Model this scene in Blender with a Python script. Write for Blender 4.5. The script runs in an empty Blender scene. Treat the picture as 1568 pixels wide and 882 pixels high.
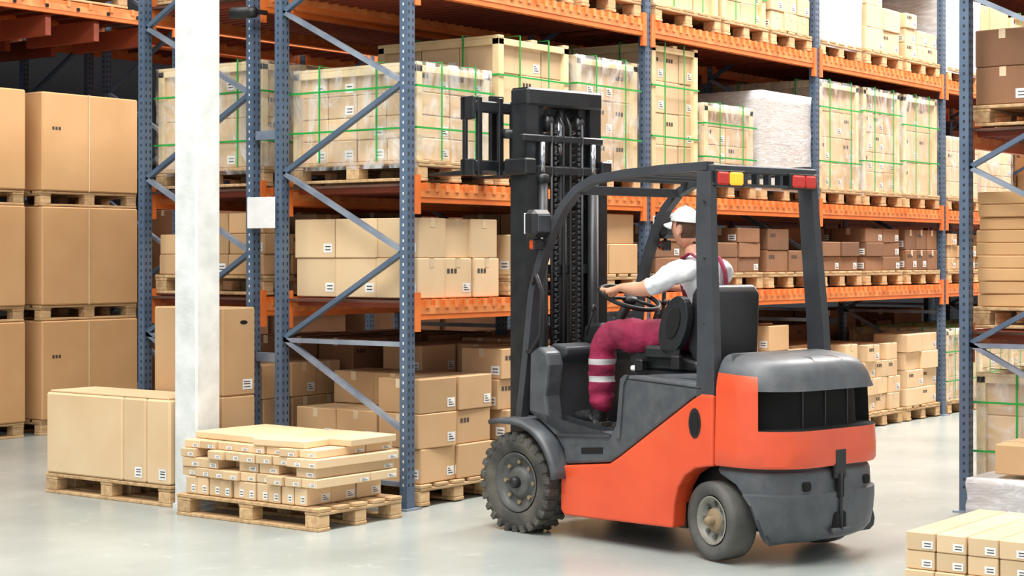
import bpy, bmesh, math, random
from mathutils import Vector, Matrix, noise
random.seed(7)
sc=bpy.context.scene
sc.view_settings.view_transform='Standard'
sc.view_settings.look='None'
# ---------------------------------------------------------------- materials
def lin(c):
    return tuple(((x/255)/12.92 if x/255<=.04045 else ((x/255+.055)/1.055)**2.4) for x in c)+(1,)
def mat(name,c,rough=.5,metal=0,c2=None,nscale=6,bump=0,bscale=40,island=0,coat=0,emit=0,alpha=None,stretch=None,bdist=.02,grime=None):
    m=bpy.data.materials.new(name); m.use_nodes=True
    nt=m.node_tree; N=nt.nodes; L=nt.links; b=N['Principled BSDF']
    b.inputs['Roughness'].default_value=rough; b.inputs['Metallic'].default_value=metal
    if coat: b.inputs['Coat Weight'].default_value=coat; b.inputs['Coat Roughness'].default_value=.15
    tc=N.new('ShaderNodeTexCoord'); mp=N.new('ShaderNodeMapping'); L.new(tc.outputs['Object'],mp.inputs[0])
    if stretch: mp.inputs['Scale'].default_value=stretch
    no=N.new('ShaderNodeTexNoise'); no.inputs['Scale'].default_value=nscale; no.inputs['Detail'].default_value=6
    L.new(mp.outputs[0],no.inputs['Vector'])
    mx=N.new('ShaderNodeMix'); mx.data_type='RGBA'
    mx.inputs[6].default_value=lin(c); mx.inputs[7].default_value=lin(c2 or tuple(x*.93 for x in c))
    ramp=N.new('ShaderNodeMapRange'); ramp.inputs[1].default_value=.35; ramp.inputs[2].default_value=.68
    L.new(no.outputs[0],ramp.inputs[0]); L.new(ramp.outputs[0],mx.inputs[0])
    out=mx.outputs[2]
    if grime:   # worn / dusty blotches
        n4=N.new('ShaderNodeTexNoise'); n4.inputs['Scale'].default_value=5; n4.inputs['Detail'].default_value=10; n4.inputs['Roughness'].default_value=.72
        L.new(tc.outputs['Object'],n4.inputs['Vector'])
        r4=N.new('ShaderNodeMapRange'); r4.inputs[1].default_value=.56; r4.inputs[2].default_value=.72; r4.inputs[4].default_value=.55
        L.new(n4.outputs[0],r4.inputs[0]); m4=N.new('ShaderNodeMix'); m4.data_type='RGBA'
        L.new(r4.outputs[0],m4.inputs[0]); L.new(out,m4.inputs[6]); m4.inputs[7].default_value=lin(grime); out=m4.outputs[2]
    if island:
        g=N.new('ShaderNodeNewGeometry'); mr=N.new('ShaderNodeMapRange')
        mr.inputs[3].default_value=1-island; mr.inputs[4].default_value=1+island*.35
        L.new(g.outputs['Random Per Island'],mr.inputs[0])
        hs=N.new('ShaderNodeHueSaturation'); L.new(mr.outputs[0],hs.inputs['Value']); L.new(out,hs.inputs['Color']); out=hs.outputs[0]
    L.new(out,b.inputs['Base Color'])
    if bump:
        n2=N.new('ShaderNodeTexNoise'); n2.inputs['Scale'].default_value=bscale; n2.inputs['Detail'].default_value=5
        L.new(mp.outputs[0],n2.inputs['Vector'])
        if alpha: n2.inputs['Distortion'].default_value=1.5
        bp=N.new('ShaderNodeBump'); bp.inputs['Strength'].default_value=bump; bp.inputs['Distance'].default_value=bdist
        L.new(n2.outputs[0],bp.inputs['Height']); L.new(bp.outputs[0],b.inputs['Normal'])
    if emit:
        b.inputs['Emission Color'].default_value=lin(c); b.inputs['Emission Strength'].default_value=emit
    if alpha:
        n3=N.new('ShaderNodeTexNoise'); n3.inputs['Scale'].default_value=3.5; n3.inputs['Distortion'].default_value=3.5; n3.inputs['Detail'].default_value=4
        L.new(mp.outputs[0],n3.inputs['Vector'])
        r3=N.new('ShaderNodeMapRange'); r3.inputs[1].default_value=.42; r3.inputs[2].default_value=.72
        r3.inputs[3].default_value=alpha[0]; r3.inputs[4].default_value=alpha[1]
        L.new(n3.outputs[0],r3.inputs[0]); L.new(r3.outputs[0],b.inputs['Alpha'])
    return m
M={}
M['card']=mat('cardboard',(212,174,130),.75,c2=(202,162,116),nscale=2,island=.24)
M['cardbig']=mat('cardboard_big',(212,168,118),.75,c2=(200,155,104),nscale=1.5,island=.10)
M['cardlight']=mat('cardboard_light',(230,202,162),.7,c2=(220,188,146),nscale=2,island=.16)
M['cardbrownshade']=mat('cardboard_brown_shaded',(156,112,80),.8,c2=(138,98,68),nscale=2,island=.35)  # brown cardboard, toned darker to stand in for shade inside the racks
M['tape']=mat('packing_tape',(228,204,168),.3)
M['label']=mat('paper_label',(245,245,242),.6)
M['ink']=mat('printed_ink',(70,62,56),.7)
M['wood']=mat('pallet_wood',(216,182,136),.8,c2=(182,146,102),nscale=5,island=.25,bump=.2,bscale=60,stretch=(1,6,6))
M['crate']=mat('crate_wood',(236,214,168),.8,c2=(222,196,148),nscale=8,island=.12)
M['green']=mat('green_strap',(40,165,70),.4)
M['film']=mat('stretch_film',(244,246,246),.12,bump=.8,bscale=7,alpha=(.05,.6),coat=.5,stretch=(1,1,.5),bdist=.02)
M['filmw']=mat('white_stretch_film',(236,239,242),.3,bump=.4,bscale=10,alpha=(.62,.9),coat=.3,stretch=(1,1,4),bdist=.012)
M['blue']=mat('rack_steel_blue',(92,110,132),.42,c2=(78,96,118),nscale=5,metal=.15)
M['hole']=mat('rack_perforation',(205,210,215),.7)
M['holed']=mat('rack_perforation_dark',(34,40,50),.8)
M['galv']=mat('galvanized_brace',(156,166,180),.4,metal=.4,c2=(124,136,154))
M['orange']=mat('rack_beam_orange',(232,124,56),.42,c2=(216,108,46),nscale=4)
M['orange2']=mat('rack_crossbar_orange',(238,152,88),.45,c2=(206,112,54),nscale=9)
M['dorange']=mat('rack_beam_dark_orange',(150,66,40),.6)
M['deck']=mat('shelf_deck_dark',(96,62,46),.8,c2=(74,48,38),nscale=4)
M['floor']=mat('concrete_floor',(168,174,170),.27,c2=(147,155,151),nscale=.8,bump=.03,bscale=3,grime=(184,188,184))
M['wall']=mat('wall_paint',(40,42,48),.8)
M['wallr']=mat('wall_paint_light',(205,210,214),.8)
M['col']=mat('painted_concrete',(230,232,230),.65,c2=(206,210,207),nscale=6,bump=.3,bscale=10)
M['fo']=mat('forklift_orange',(226,86,48),.33,c2=(214,76,42),nscale=3,coat=.25,grime=(206,96,62))
M['fg']=mat('forklift_grey',(80,84,88),.42,c2=(66,70,75),nscale=12,bump=.05,bscale=200,grime=(104,102,98))
M['fd']=mat('forklift_charcoal',(60,63,68),.5,c2=(50,53,58),nscale=7)
M['blk']=mat('black_plastic',(20,21,23),.45,c2=(30,31,33))
M['void']=mat('vent_black',(8,8,9),.9)
M['mast']=mat('mast_black_steel',(33,35,38),.38,metal=.3,c2=(48,50,52),nscale=9)
M['chrome']=mat('polished_steel',(190,195,200),.2,metal=.9)
M['tyre']=mat('tyre_rubber',(58,57,54),.85,c2=(96,92,84),nscale=7,bump=.3,bscale=30)
M['tyre2']=mat('tyre_rubber_worn',(74,74,72),.8,c2=(98,97,92),nscale=6,bump=.2,bscale=30)
M['rim']=mat('wheel_rim_grey',(94,95,93),.5,c2=(72,73,71),nscale=12,grime=(120,112,100))
M['rim2']=mat('wheel_rim_light',(150,148,138),.5,c2=(116,114,104),nscale=12)
M['hub']=mat('hub_dusty',(150,130,100),.7)
M['amber']=mat('amber_lens',(255,120,20),.2,emit=3.0)
M['red']=mat('red_lens',(190,36,20),.2,emit=.3)
M['reflector']=mat('orange_reflector',(225,80,25),.25)
M['lens']=mat('clear_lens',(225,228,230),.1)
M['sticker']=mat('warning_sticker',(200,60,40),.5)
M['skin']=mat('skin',(222,168,140),.5,c2=(212,152,124),nscale=9)
M['hair']=mat('hair_brown',(92,64,44),.7,bump=.6,bscale=120)
M['shirt']=mat('white_tshirt',(238,239,241),.85,c2=(222,224,229),nscale=4,bump=.8,bscale=9)
M['mag']=mat('magenta_overalls',(152,28,70),.8,c2=(112,18,50),nscale=7,bump=1.0,bscale=10)
M['reft']=mat('reflective_tape',(190,188,190),.35)
M['boot']=mat('black_boot',(34,33,35),.5,bump=.5,bscale=40)
M['sole']=mat('boot_sole',(60,56,52),.8)
M['seat']=mat('seat_vinyl',(26,27,30),.38,c2=(36,37,40),nscale=5)
M['white']=mat('white_paint',(240,240,240),.5)
M['iris']=mat('eye_iris',(60,80,100),.3)
M['lip']=mat('lips',(190,110,100),.5)
# ---------------------------------------------------------------- mesh builder
class MB:
    def __init__(s): s.v=[];s.f=[];s.m=[];s.s=[];s.ml=[]
    def mi(s,m):
        if m not in s.ml: s.ml.append(m)
        return s.ml.index(m)
    def add(s,vs,fs,m,smooth=False):
        o=len(s.v); s.v+= [tuple(x) for x in vs]
        for i,f in enumerate(fs):
            s.f.append([o+k for k in f]); s.m.append(s.mi(m[i] if isinstance(m,list) else m)); s.s.append(smooth)
    def box(s,x0,y0,z0,x1,y1,z1,m):
        vs=[(x,y,z) for z in(z0,z1) for y in(y0,y1) for x in(x0,x1)]
        s.add(vs,[(0,2,3,1),(4,5,7,6),(0,1,5,4),(2,6,7,3),(0,4,6,2),(1,3,7,5)],m)
    def cbox(s,x0,y0,z0,x1,y1,z1,m,c=.006,rz=0,Mx=None):
        ce=Vector(((x0+x1)/2,(y0+y1)/2,(z0+z1)/2)); h=[abs(x1-x0)/2,abs(y1-y0)/2,abs(z1-z0)/2]
        c=min(c,min(h)*.8); R=Mx if Mx else Matrix.Rotation(rz,3,'Z')
        idx={};vs=[]
        for a in range(3):
            for sx in(-1,1):
                for sy in(-1,1):
                    for sz in(-1,1):
                        g=(sx,sy,sz); p=Vector([g[k]*(h[k] if k==a else h[k]-c) for k in range(3)])
                        idx[(a,g)]=len(vs); vs.append(ce+R@p)
        fs=[]
        for a in range(3):
            b,d=[k for k in range(3) if k!=a]
            for sa in(-1,1):
                q=[]
                for sb,sd in((-1,-1),(1,-1),(1,1),(-1,1)):
                    g=[0,0,0];g[a]=sa;g[b]=sb;g[d]=sd;q.append(idx[(a,tuple(g))])
                fs.append(q)
        for a in range(3):
            b,d=[k for k in range(3) if k!=a]
            for sb in(-1,1):
                for sd in(-1,1):
                    g1=[0,0,0];g1[b]=sb;g1[d]=sd;g1[a]=-1;g2=list(g1);g2[a]=1
                    fs.append([idx[(b,tuple(g1))],idx[(b,tuple(g2))],idx[(d,tuple(g2))],idx[(d,tuple(g1))]])
        for sx in(-1,1):
            for sy in(-1,1):
                for sz in(-1,1):
                    g=(sx,sy,sz); fs.append([idx[(0,g)],idx[(1,g)],idx[(2,g)]])
        s.add(vs,fs,m)
    def beam(s,p0,p1,w,h,m,up=(0,0,1)):
        s.sweep([p0,p1],[(-w/2,-h/2),(w/2,-h/2),(w/2,h/2),(-w/2,h/2)],m,up)
    def sweep(s,path,prof,m,up=(0,0,1),smooth=False,closed=False,scales=None):
        P=[Vector(p) for p in path]; n=len(P); k=len(prof); vs=[]
        for i,p in enumerate(P):
            if closed: t=P[(i+1)%n]-P[i-1]
            else: t=P[min(i+1,n-1)]-P[max(i-1,0)]
            t.normalize(); u=Vector(up)
            sd=t.cross(u)
            if sd.length<1e-3: sd=t.cross(Vector((1,0,0)))
            sd.normalize(); nn=sd.cross(t); q=scales[i] if scales else 1
            for a,b in prof: vs.append(p+sd*a*q+nn*b*q)
        fs=[]
        for i in range(n if closed else n-1):
            j=(i+1)%n
            for e in range(k):
                f=(e+1)%k; fs.append((i*k+e,i*k+f,j*k+f,j*k+e))
        if not closed: fs+= [tuple(range(k)),tuple(range((n-1)*k,n*k))]
        s.add(vs,fs,m,smooth)
    def tube(s,path,r,m,seg=8,closed=False,up=(0,0,1),scales=None):
        s.sweep(path,[(r*math.cos(2*math.pi*i/seg),r*math.sin(2*math.pi*i/seg)) for i in range(seg)],m,up,True,closed,scales)
    def lathe(s,c,ax,prof,mats,seg=32,smooth=True):
        c=Vector(c);ax=Vector(ax).normalized(); a=ax.cross(Vector((0,0,1)))
        if a.length<1e-3:a=Vector((1,0,0))
        a.normalize(); b=ax.cross(a); k=len(prof); vs=[];fs=[];ms=[]
        for i in range(seg):
            t=2*math.pi*i/seg
            for r,o in prof: vs.append(c+ax*o+(a*math.cos(t)+b*math.sin(t))*r)
        for i in range(seg):
            j=(i+1)%seg
            for e in range(k-1):
                fs.append((i*k+e,i*k+e+1,j*k+e+1,j*k+e)); ms.append(mats[e] if isinstance(mats,list) else mats)
        s.add(vs,fs,ms,smooth)
    def prism(s,poly,v0,v1,m,plane='uh'):
        n=len(poly)
        if plane=='uh': vs=[(a,v0,b) for a,b in poly]+[(a,v1,b) for a,b in poly]
        elif plane=='vh': vs=[(v0,a,b) for a,b in poly]+[(v1,a,b) for a,b in poly]
        else: vs=[(a,b,v0) for a,b in poly]+[(a,b,v1) for a,b in poly]
        s.add(vs,[tuple(range(n)),tuple(range(n,2*n))]+[(i,(i+1)%n,n+(i+1)%n,n+i) for i in range(n)],m)
    def quad(s,a,b,c,d,m): s.add([a,b,c,d],[(0,1,2,3)],m)
    def obj(s,name,parent=None,bevel=0,recalc=True,segs=2):
        me=bpy.data.meshes.new(name); me.from_pydata(s.v,[],s.f)
        for m in s.ml: me.materials.append(M[m])
        me.polygons.foreach_set('material_index',s.m); me.polygons.foreach_set('use_smooth',s.s)
        if recalc:
            bm=bmesh.new(); bm.from_mesh(me); bmesh.ops.recalc_face_normals(bm,faces=bm.faces); bm.to_mesh(me); bm.free()
        me.update()
        o=bpy.data.objects.new(name,me); sc.collection.objects.link(o)
        if parent: o.parent=parent
        if bevel:
            b=o.modifiers.new('bevel','BEVEL'); b.width=bevel; b.segments=segs; b.limit_method='ANGLE'; b.angle_limit=math.radians(35)
            b.harden_normals=False
        return o
def empty(name,loc=(0,0,0),rz=0):
    e=bpy.data.objects.new(name,None); e.empty_display_size=.3; sc.collection.objects.link(e)
    e.location=loc; e.rotation_euler=(0,0,rz); return e
# ---------------------------------------------------------------- room
X0,X1,Y0,Y1,ZC=-6,44,-9,17.5,8.5
b=MB(); b.box(X0,Y0,-.1,X1,Y1,0,'floor'); b.obj('floor')
b=MB(); b.box(X0,Y1,0,X1,Y1+.2,ZC,'wall'); b.obj('wall_back')
b=MB(); b.box(X1,Y0,0,X1+.2,Y1,ZC,'wallr'); b.obj('wall_right')
b=MB(); b.box(X0,Y0,ZC,X1,Y1,ZC+.2,'wallr'); b.obj('ceiling')
# ---------------------------------------------------------------- racks
def upright(b,x,y,top,w=.075,d=.062,front=-1):
    b.box(x-w/2,y-d/2,0.01,x+w/2,y+d/2,top,'blue')
    b.box(x-.075,y-.06,0,x+.075,y+.06,.012,'galv')
    z=.15
    while z<top-.1:
        for dx in(-.02,.02):
            yy=y-d/2-.001; b.quad((x+dx-.006,yy,z),(x+dx+.006,yy,z),(x+dx+.006,yy,z+.022),(x+dx-.006,yy,z+.022),'holed')
        xx=x-w/2-.001
        b.quad((xx,y-.006,z),(xx,y+.006,z),(xx,y+.006,z+.018),(xx,y-.006,z+.018),'hole' if front>0 else 'holed')
        z+=.05
def rack(name,xs,y0,y1,levels,top,cross=.1,om='orange'):
    b=MB()
    for k,x in enumerate(xs):
        upright(b,x,y0+.035,top,front=1 if k==0 else -1); upright(b,x,y1-.035,top)
        f=[.5,1.64,2.72,3.8,4.9]; r=[1.06,2.17,3.25,4.35]
        seq=[]
        for i in range(4): seq.append((y0+.06,f[i])); seq.append((y1-.06,r[i]))
        for i in range(len(seq)-1):
            if max(seq[i][1],seq[i+1][1])<top:
                b.beam((x,seq[i][0],seq[i][1]),(x,seq[i+1][0],seq[i+1][1]),.03,.04,'galv' if i%2==0 else 'blue',up=(1,0,0))
        for z in(.16,1.05,top-.15): b.beam((x,y0+.06,z),(x,y1-.06,z),.03,.04,'galv',up=(1,0,0))
    for i in range(len(xs)-1):
        a,c=xs[i]+.04,xs[i+1]-.04
        for z in levels:
            for y,sg in((y0+.0,1),(y1-.05,-1)):
                b.box(a,y,z-.125,c,y+.05,z,'orange')
                b.box(a,y-.004,z-.09,c,y,z-.035,'orange2')
                for e in(a-.005,c-.045): b.box(e,y-.008,z-.2,e+.05,y+.02,z+.05,'orange')
            x=a+.1
            while x<c-.08:
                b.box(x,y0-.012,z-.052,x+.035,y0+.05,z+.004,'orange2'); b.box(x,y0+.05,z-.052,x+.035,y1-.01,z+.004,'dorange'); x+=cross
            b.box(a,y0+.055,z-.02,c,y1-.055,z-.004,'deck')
    return b
LV=[1.33,2.08,3.41,4.75]
xa=[8.57+2.8*i for i in range(9)]
b=rack('pallet_rack',xa,7.205,8.375,LV,6.2)
for z in (.9,2.4,3.8):
    for x in xa[:4]: b.box(x-.02,8.38,z,x+.02,8.57,z+.06,'galv')
b.obj('pallet_rack')
rack('',xa,8.575,9.735,LV,6.2).obj('pallet_rack')
x3=[7.2,11.7,14.5,17.3,20.1]
for (ya,yb) in((12.75,13.85),(14.05,15.15)):
    b=rack('',x3,ya,yb,[3.92,5.3],6.5,cross=.25)
    for x in range(30): b.box(7.3+x*.35,ya-.014,3.84,7.33+x*.35,ya-.005,3.87,'void')
    for x in range(8): b.box(7.4+x*.55,ya+.06,3.6,7.46+x*.55,yb-.06,3.78,'dorange')
    b.obj('pallet_rack')
xc=[10.62+2.8*i for i in range(7)]
rack('',xc,3.22,4.40,[1.14,2.42,3.7,5.0],6.2).obj('pallet_rack')
# ---------------------------------------------------------------- goods
def pallet(b,x0,x1,y0,y1,z,m='wood'):
    lx,ly=x1-x0,y1-y0; H=.135; e=.003
    along_y= ly>=lx
    L0,L1,W0,W1=(y0,y1,x0,x1) if along_y else (x0,x1,y0,y1)
    def bx(l0,w0,z0,l1,w1,z1):
        if along_y: b.cbox(w0,l0,z0,w1,l1,z1,m,.004)
        else: b.cbox(l0,w0,z0,l1,w1,z1,m,.004)
    W=W1-W0; L=L1-L0
    n=5
    for i in range(n):
        w=W*.15; o=W0+(W-w)*i/(n-1); bx(L0,o,z+H-.022,L1,o+w,z+H)
    for j in range(3):
        o=L0+(L-.12)*j/2; bx(o,W0+e,z+H-.042,o+.12,W1-e,z+H-.0225)
        for i in range(3):
            w=.1; p=W0+(W-w)*i/2; bx(o+.004,p+.002,z+.022,o+.115,p+w-.002,z+H-.043)
    for i in range(3):
        p=W0+(W-.1)*i/2; bx(L0,p,z,L1,p+.1,z+.0215)
def carton(b,x0,x1,y0,y1,z0,z1,m='card',rz=0,label=.3,tape=True,c=.006):
    b.cbox(x0,y0,z0,x1,y1,z1,m,c,rz)
    if abs(rz)>.001:
        cx,cy=(x0+x1)/2,(y0+y1)/2
        def T(x,y,z):
            dx,dy=x-cx,y-cy; return (cx+dx*math.cos(rz)-dy*math.sin(rz),cy+dx*math.sin(rz)+dy*math.cos(rz),z)
    else:
        T=lambda x,y,z:(x,y,z)
    e=.0015; W,D,H=x1-x0,y1-y0,z1-z0
    if tape and W>.15 and D>.15:
        if W>D:
            t=(y0+y1)/2; b.quad(T(x0,t-.022,z1+e),T(x1,t-.022,z1+e),T(x1,t+.022,z1+e),T(x0,t+.022,z1+e),'tape')
            b.quad(T(x0-e,t-.022,z1-.06),T(x0-e,t+.022,z1-.06),T(x0-e,t+.022,z1),T(x0-e,t-.022,z1),'tape')
        else:
            t=(x0+x1)/2; b.quad(T(t-.022,y0,z1+e),T(t+.022,y0,z1+e),T(t+.022,y1,z1+e),T(t-.022,y1,z1+e),'tape')
            b.quad(T(t-.022,y0-e,z1-.06),T(t+.022,y0-e,z1-.06),T(t+.022,y0-e,z1),T(t-.022,y0-e,z1),'tape')
    e2=.0025
    if random.random()<label:
        w=min(.075,W*.36);h=min(.06,H*.42); o=x1-w-.02*min(1,W*4); q=z0+H*.14
        b.quad(T(o,y0-e,q),T(o+w,y0-e,q),T(o+w,y0-e,q+h),T(o,y0-e,q+h),'label')
        for k,f in enumerate((.2,.45,.7)):
            b.quad(T(o+w*.15,y0-e2,q+h*f),T(o+w*(.85-.2*k),y0-e2,q+h*f),T(o+w*(.85-.2*k),y0-e2,q+h*(f+.1)),T(o+w*.15,y0-e2,q+h*(f+.1)),'ink')
    if random.random()<label:
        w=min(.075,D*.36);h=min(.06,H*.42); o=y0+.02*min(1,D*4); q=z0+H*.14
        b.quad(T(x0-e,o,q),T(x0-e,o+w,q),T(x0-e,o+w,q+h),T(x0-e,o,q+h),'label')
        for k,f in enumerate((.25,.6)):
            b.quad(T(x0-e2,o+w*.15,q+h*f),T(x0-e2,o+w*.8,q+h*f),T(x0-e2,o+w*.8,q+h*(f+.12)),T(x0-e2,o+w*.15,q+h*(f+.12)),'ink')
    if W>.2 and H>.14 and random.random()<.35:   # printed marks
        o=x0+W*.1;q=z0+H*.62
        for k in range(3):
            b.quad(T(o+k*.035,y0-e,q),T(o+k*.035+.024,y0-e,q),T(o+k*.035+.024,y0-e,q+.03),T(o+k*.035,y0-e,q+.03),'ink')
def grid(b,x0,x1,y0,y1,z0,z1,nx,ny,nz,m='card',jit=.0,rot=.0,drop=0,label=.3,gap=.004,tape=True):
    W,D,H=(x1-x0)/nx,(y1-y0)/ny,(z1-z0)/nz
    for i in range(nx):
        for j in range(ny):
            for k in range(nz):
                if k==nz-1 and random.random()<drop: continue
                jx,jy=random.uniform(-jit,jit),random.uniform(-jit,jit)
                carton(b,x0+i*W+gap+jx,x0+(i+1)*W-gap+jx,y0+j*D+gap+jy,y0+(j+1)*D-gap+jy,z0+k*H+.001,z0+(k+1)*H-.001,m,random.uniform(-rot,rot),label,tape)
def crate(b,x0,x1,y0,y1,z0,z1,film=None,m='cardlight',nz=None):
    i=.03; nz=nz or random.choice((3,4,5))
    grid(b,x0+i,x1-i,y0+i,y1-i,z0,z1-.02,random.choice((2,3,3)),random.choice((3,4)),nz,m,label=.55,gap=.004,jit=.004,tape=False)
    p=.06
    for x in(x0,x1-p):
        for y in(y0,y1-p): b.cbox(x,y,z0,x+p,y+p,z1,'crate',.004)
    for x in(x0,(x0+x1-p)/2,x1-p): b.cbox(x,y0,z1,x+p,y1,z1+.02,'crate',.003)
    for y in(y0,y1-p): b.cbox(x0,y,z1-.045,x1,y+.02,z1,'crate',.003)
    for x in(x0,x1-.02): b.cbox(x,y0,z1-.045,x+.02,y1,z1,'crate',.003)
    e=.022 if film else .006;s=.013; H=z1-z0
    f1,f2=random.uniform(.2,.3),random.uniform(.66,.78)
    for f in(f1,f2):
        xx=x0+(x1-x0)*f; b.box(xx,y0-e,z0,xx+s,y0-e+.003,z1+.032,'green'); b.box(xx,y0-e,z1+.03,xx+s,y1,z1+.034,'green')
        yy=y0+(y1-y0)*f; b.box(x0-e,yy,z0,x0-e+.003,yy+s,z1+.032,'green'); b.box(x0-e,yy,z1+.032,x1,yy+s,z1+.036,'green')
        zz=z0+H*(f*.95+.05); b.box(x0-e,y0-e-.002,zz,x1+e,y0-e+.001,zz+s,'green'); b.box(x0-e-.002,y0-e,zz,x0-e+.001,y1+e,zz+s,'green')
    if film: wrap(b,x0,x1,y0,y1,z0-.05,z1+.022,film,o=.010)
def wrap(b,x0,x1,y0,y1,z0,z1,m='film',o=.012):
    n=10; secs=[]
    for k in range(n+1):
        t=k/n; z=z0+(z1-z0)*t
        ring=[]
        for (a,c,d,e2) in((x0,y0,x1,y0),(x1,y0,x1,y1),(x1,y1,x0,y1),(x0,y1,x0,y0)):
            for q in range(5):
                u=q/5; px,py=a+(d-a)*u,c+(e2-c)*u
                nx=(px-(x0+x1)/2)/((x1-x0)/2); ny=(py-(y0+y1)/2)/((y1-y0)/2)
                r=o+random.uniform(-.004,.006)
                ring.append((px+nx*r,py+ny*r,z))
        secs.append(ring)
    k=20; vs=[p for r in secs for p in r]; fs=[(i*k+j,i*k+(j+1)%k,(i+1)*k+(j+1)%k,(i+1)*k+j) for i in range(n) for j in range(k)]
    fs.append(tuple(range(n*k,(n+1)*k)))
    b.add(vs,fs,m,True)
def load(kind,x0,x1,z,top,y0=7.22,y1=8.36,pal=True,name=None,**kw):
    b=MB(); h=0
    if pal: pallet(b,x0,x1,y0,y1,z+.008); h=.143
    z0=z+h+.002
    if kind=='crate': crate(b,x0+.01,x1-.01,y0+.025,y1-.025,z0,top,**kw); nm='strapped_crate_pallet'
    elif kind=='white':
        grid(b,x0+.01,x1-.01,y0+.02,y1-.02,z0,top,2,2,4,'cardlight',tape=False); wrap(b,x0+.01,x1-.01,y0+.02,y1-.02,z0-.06,top,'filmw'); nm='shrink_wrapped_pallet'
    elif kind=='film':
        grid(b,x0+.01,x1-.01,y0+.02,y1-.02,z0,top,2,3,4,'cardlight',tape=False); wrap(b,x0+.01,x1-.01,y0+.02,y1-.02,z0-.06,top,'film'); nm='shrink_wrapped_pallet'
    else:
        a=dict(nx=random.choice((2,2,3)),ny=3,nz=random.choice((2,3,3)),m='card',jit=.012,rot=.03,drop=.2,label=.35); a.update(kw)
        grid(b,x0+.02,x1-.02,y0+.02,y1-.02,z0,top,**a); nm='cardboard_box_pallet'
    return b.obj(name or nm)
L1,L2,L3,L4=[l+.006 for l in LV]
# level 2 front
load('crate',8.66,9.45,L2,2.84,film='film')
load('crate',9.53,10.38,L2,3.10)
load('crate',10.46,11.29,L2,3.05,film='film')
load('crate',11.47,12.18,L2,3.24)
load('crate',12.26,13.08,L2,2.83,film='film')
load('white',13.18,14.08,L2,3.02)
for a in(14.27,15.17,16.07): load('crate',a,a+.82,L2,3.18,film='film')
load('film',17.1,17.95,L2,2.85); load('film',18.05,18.9,L2,2.75); load('carton',19.95,21,L2,2.9)
load('film',21.1,22.3,L2,2.95)
# level 3
load('carton',8.7,9.5,L3,4.2); load('carton',9.6,10.4,L3,4.3); load('crate',10.5,11.3,L3,4.3)
load('crate',11.5,12.5,L3,4.2); load('crate',12.55,13.3,L3,4.25,nz=4); load('carton',13.35,14.1,L3,4.2,nx=3,nz=4,m='cardlight')
load('white',14.27,15.1,L3,4.5); load('carton',15.2,16.0,L3,4.2,m='cardlight'); load('carton',16.1,16.9,L3,4.0,m='cardlight')
for i in range(3): load(['white','carton','crate'][i%3],17.1+i*.9,17.95+i*.9,L3,4.3)
for i in range(3): load(['white','carton','crate'][i%3],19.9+i*.9,20.75+i*.9,L3,4.3)
for q in range(4):
    for i in range(3): load(['carton','white','crate'][(i+q)%3],11.5+q*2.8+i*.9,12.3+q*2.8+i*.9,L4,5.6)
# level 1
load('carton',8.66,9.55,L1,1.86,nx=3,ny=3,nz=2,drop=.3,pal=False,m='cardlight',jit=.02,rot=.05,label=.5)
load('carton',9.62,10.42,L1,1.76,nx=2,ny=3,nz=1,drop=0,jit=.02,rot=.08,m='cardlight')
load('carton',10.5,11.28,L1,1.93,nx=2,nz=2,m='card',jit=.015)
for i in range(3): load('carton',11.5+i*.9,12.3+i*.9,L1,1.85,m='cardbrownshade')
for i in range(3): load('carton',14.3+i*.9,15.1+i*.9,L1,1.88,m='cardbrownshade')
for i in range(3): load('carton',17.1+i*.9,17.9+i*.9,L1,1.85,m='card')
# floor
load('carton',8.68,9.48,0,.82,nx=2,ny=3,nz=3,drop=.4,m='card',rot=.05,jit=.015,label=.7)
load('carton',9.56,10.4,0,.98,nx=2,ny=3,nz=4,drop=.3,m='card',rot=.04,jit=.02,label=.7)
load('carton',10.48,11.3,0,1.0,nx=2,ny=3,nz=4,m='card',rot=.04)
for i in range(3): load('carton',11.5+i*.9,12.3+i*.9,0,1.02,m='card',nz=4,drop=.3)
load('carton',14.3,15.1,0,.8,m='cardlight',nx=3,nz=4,drop=.4,rot=.06,jit=.02)
load('carton',15.2,16.0,0,.78,m='cardlight',nx=3,nz=4,drop=.4,rot=.06,jit=.02)
load('carton',16.1,16.9,0,.85,m='cardlight',nx=2,nz=4,drop=.4,rot=.04,jit=.02)
for q in range(2):
    for i in range(3): load('crate',17.1+q*2.8+i*.9,17.9+q*2.8+i*.9,0,.85,film='film')
# second row (back to back), mostly in the shade-toned cardboard
for lv,tops in((0,1.05),(L1,1.95),(L2,3.15),(L3,4.4)):
    for i in range(12):
        xx=8.57+2.8*(i//3)+.09+(i%3)*.9
        kind='crate' if (lv==L2 and i<2) else 'carton'
        t=tops-random.uniform(0,.25)
        if kind=='crate': load('crate',xx,xx+.84,lv,t,8.6,9.7,film='film')
        else: load('carton',xx,xx+.84,lv,t,8.6,9.7,m='cardbrownshade' if i>0 else 'card',jit=.01,rot=.02,drop=.1)
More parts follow.
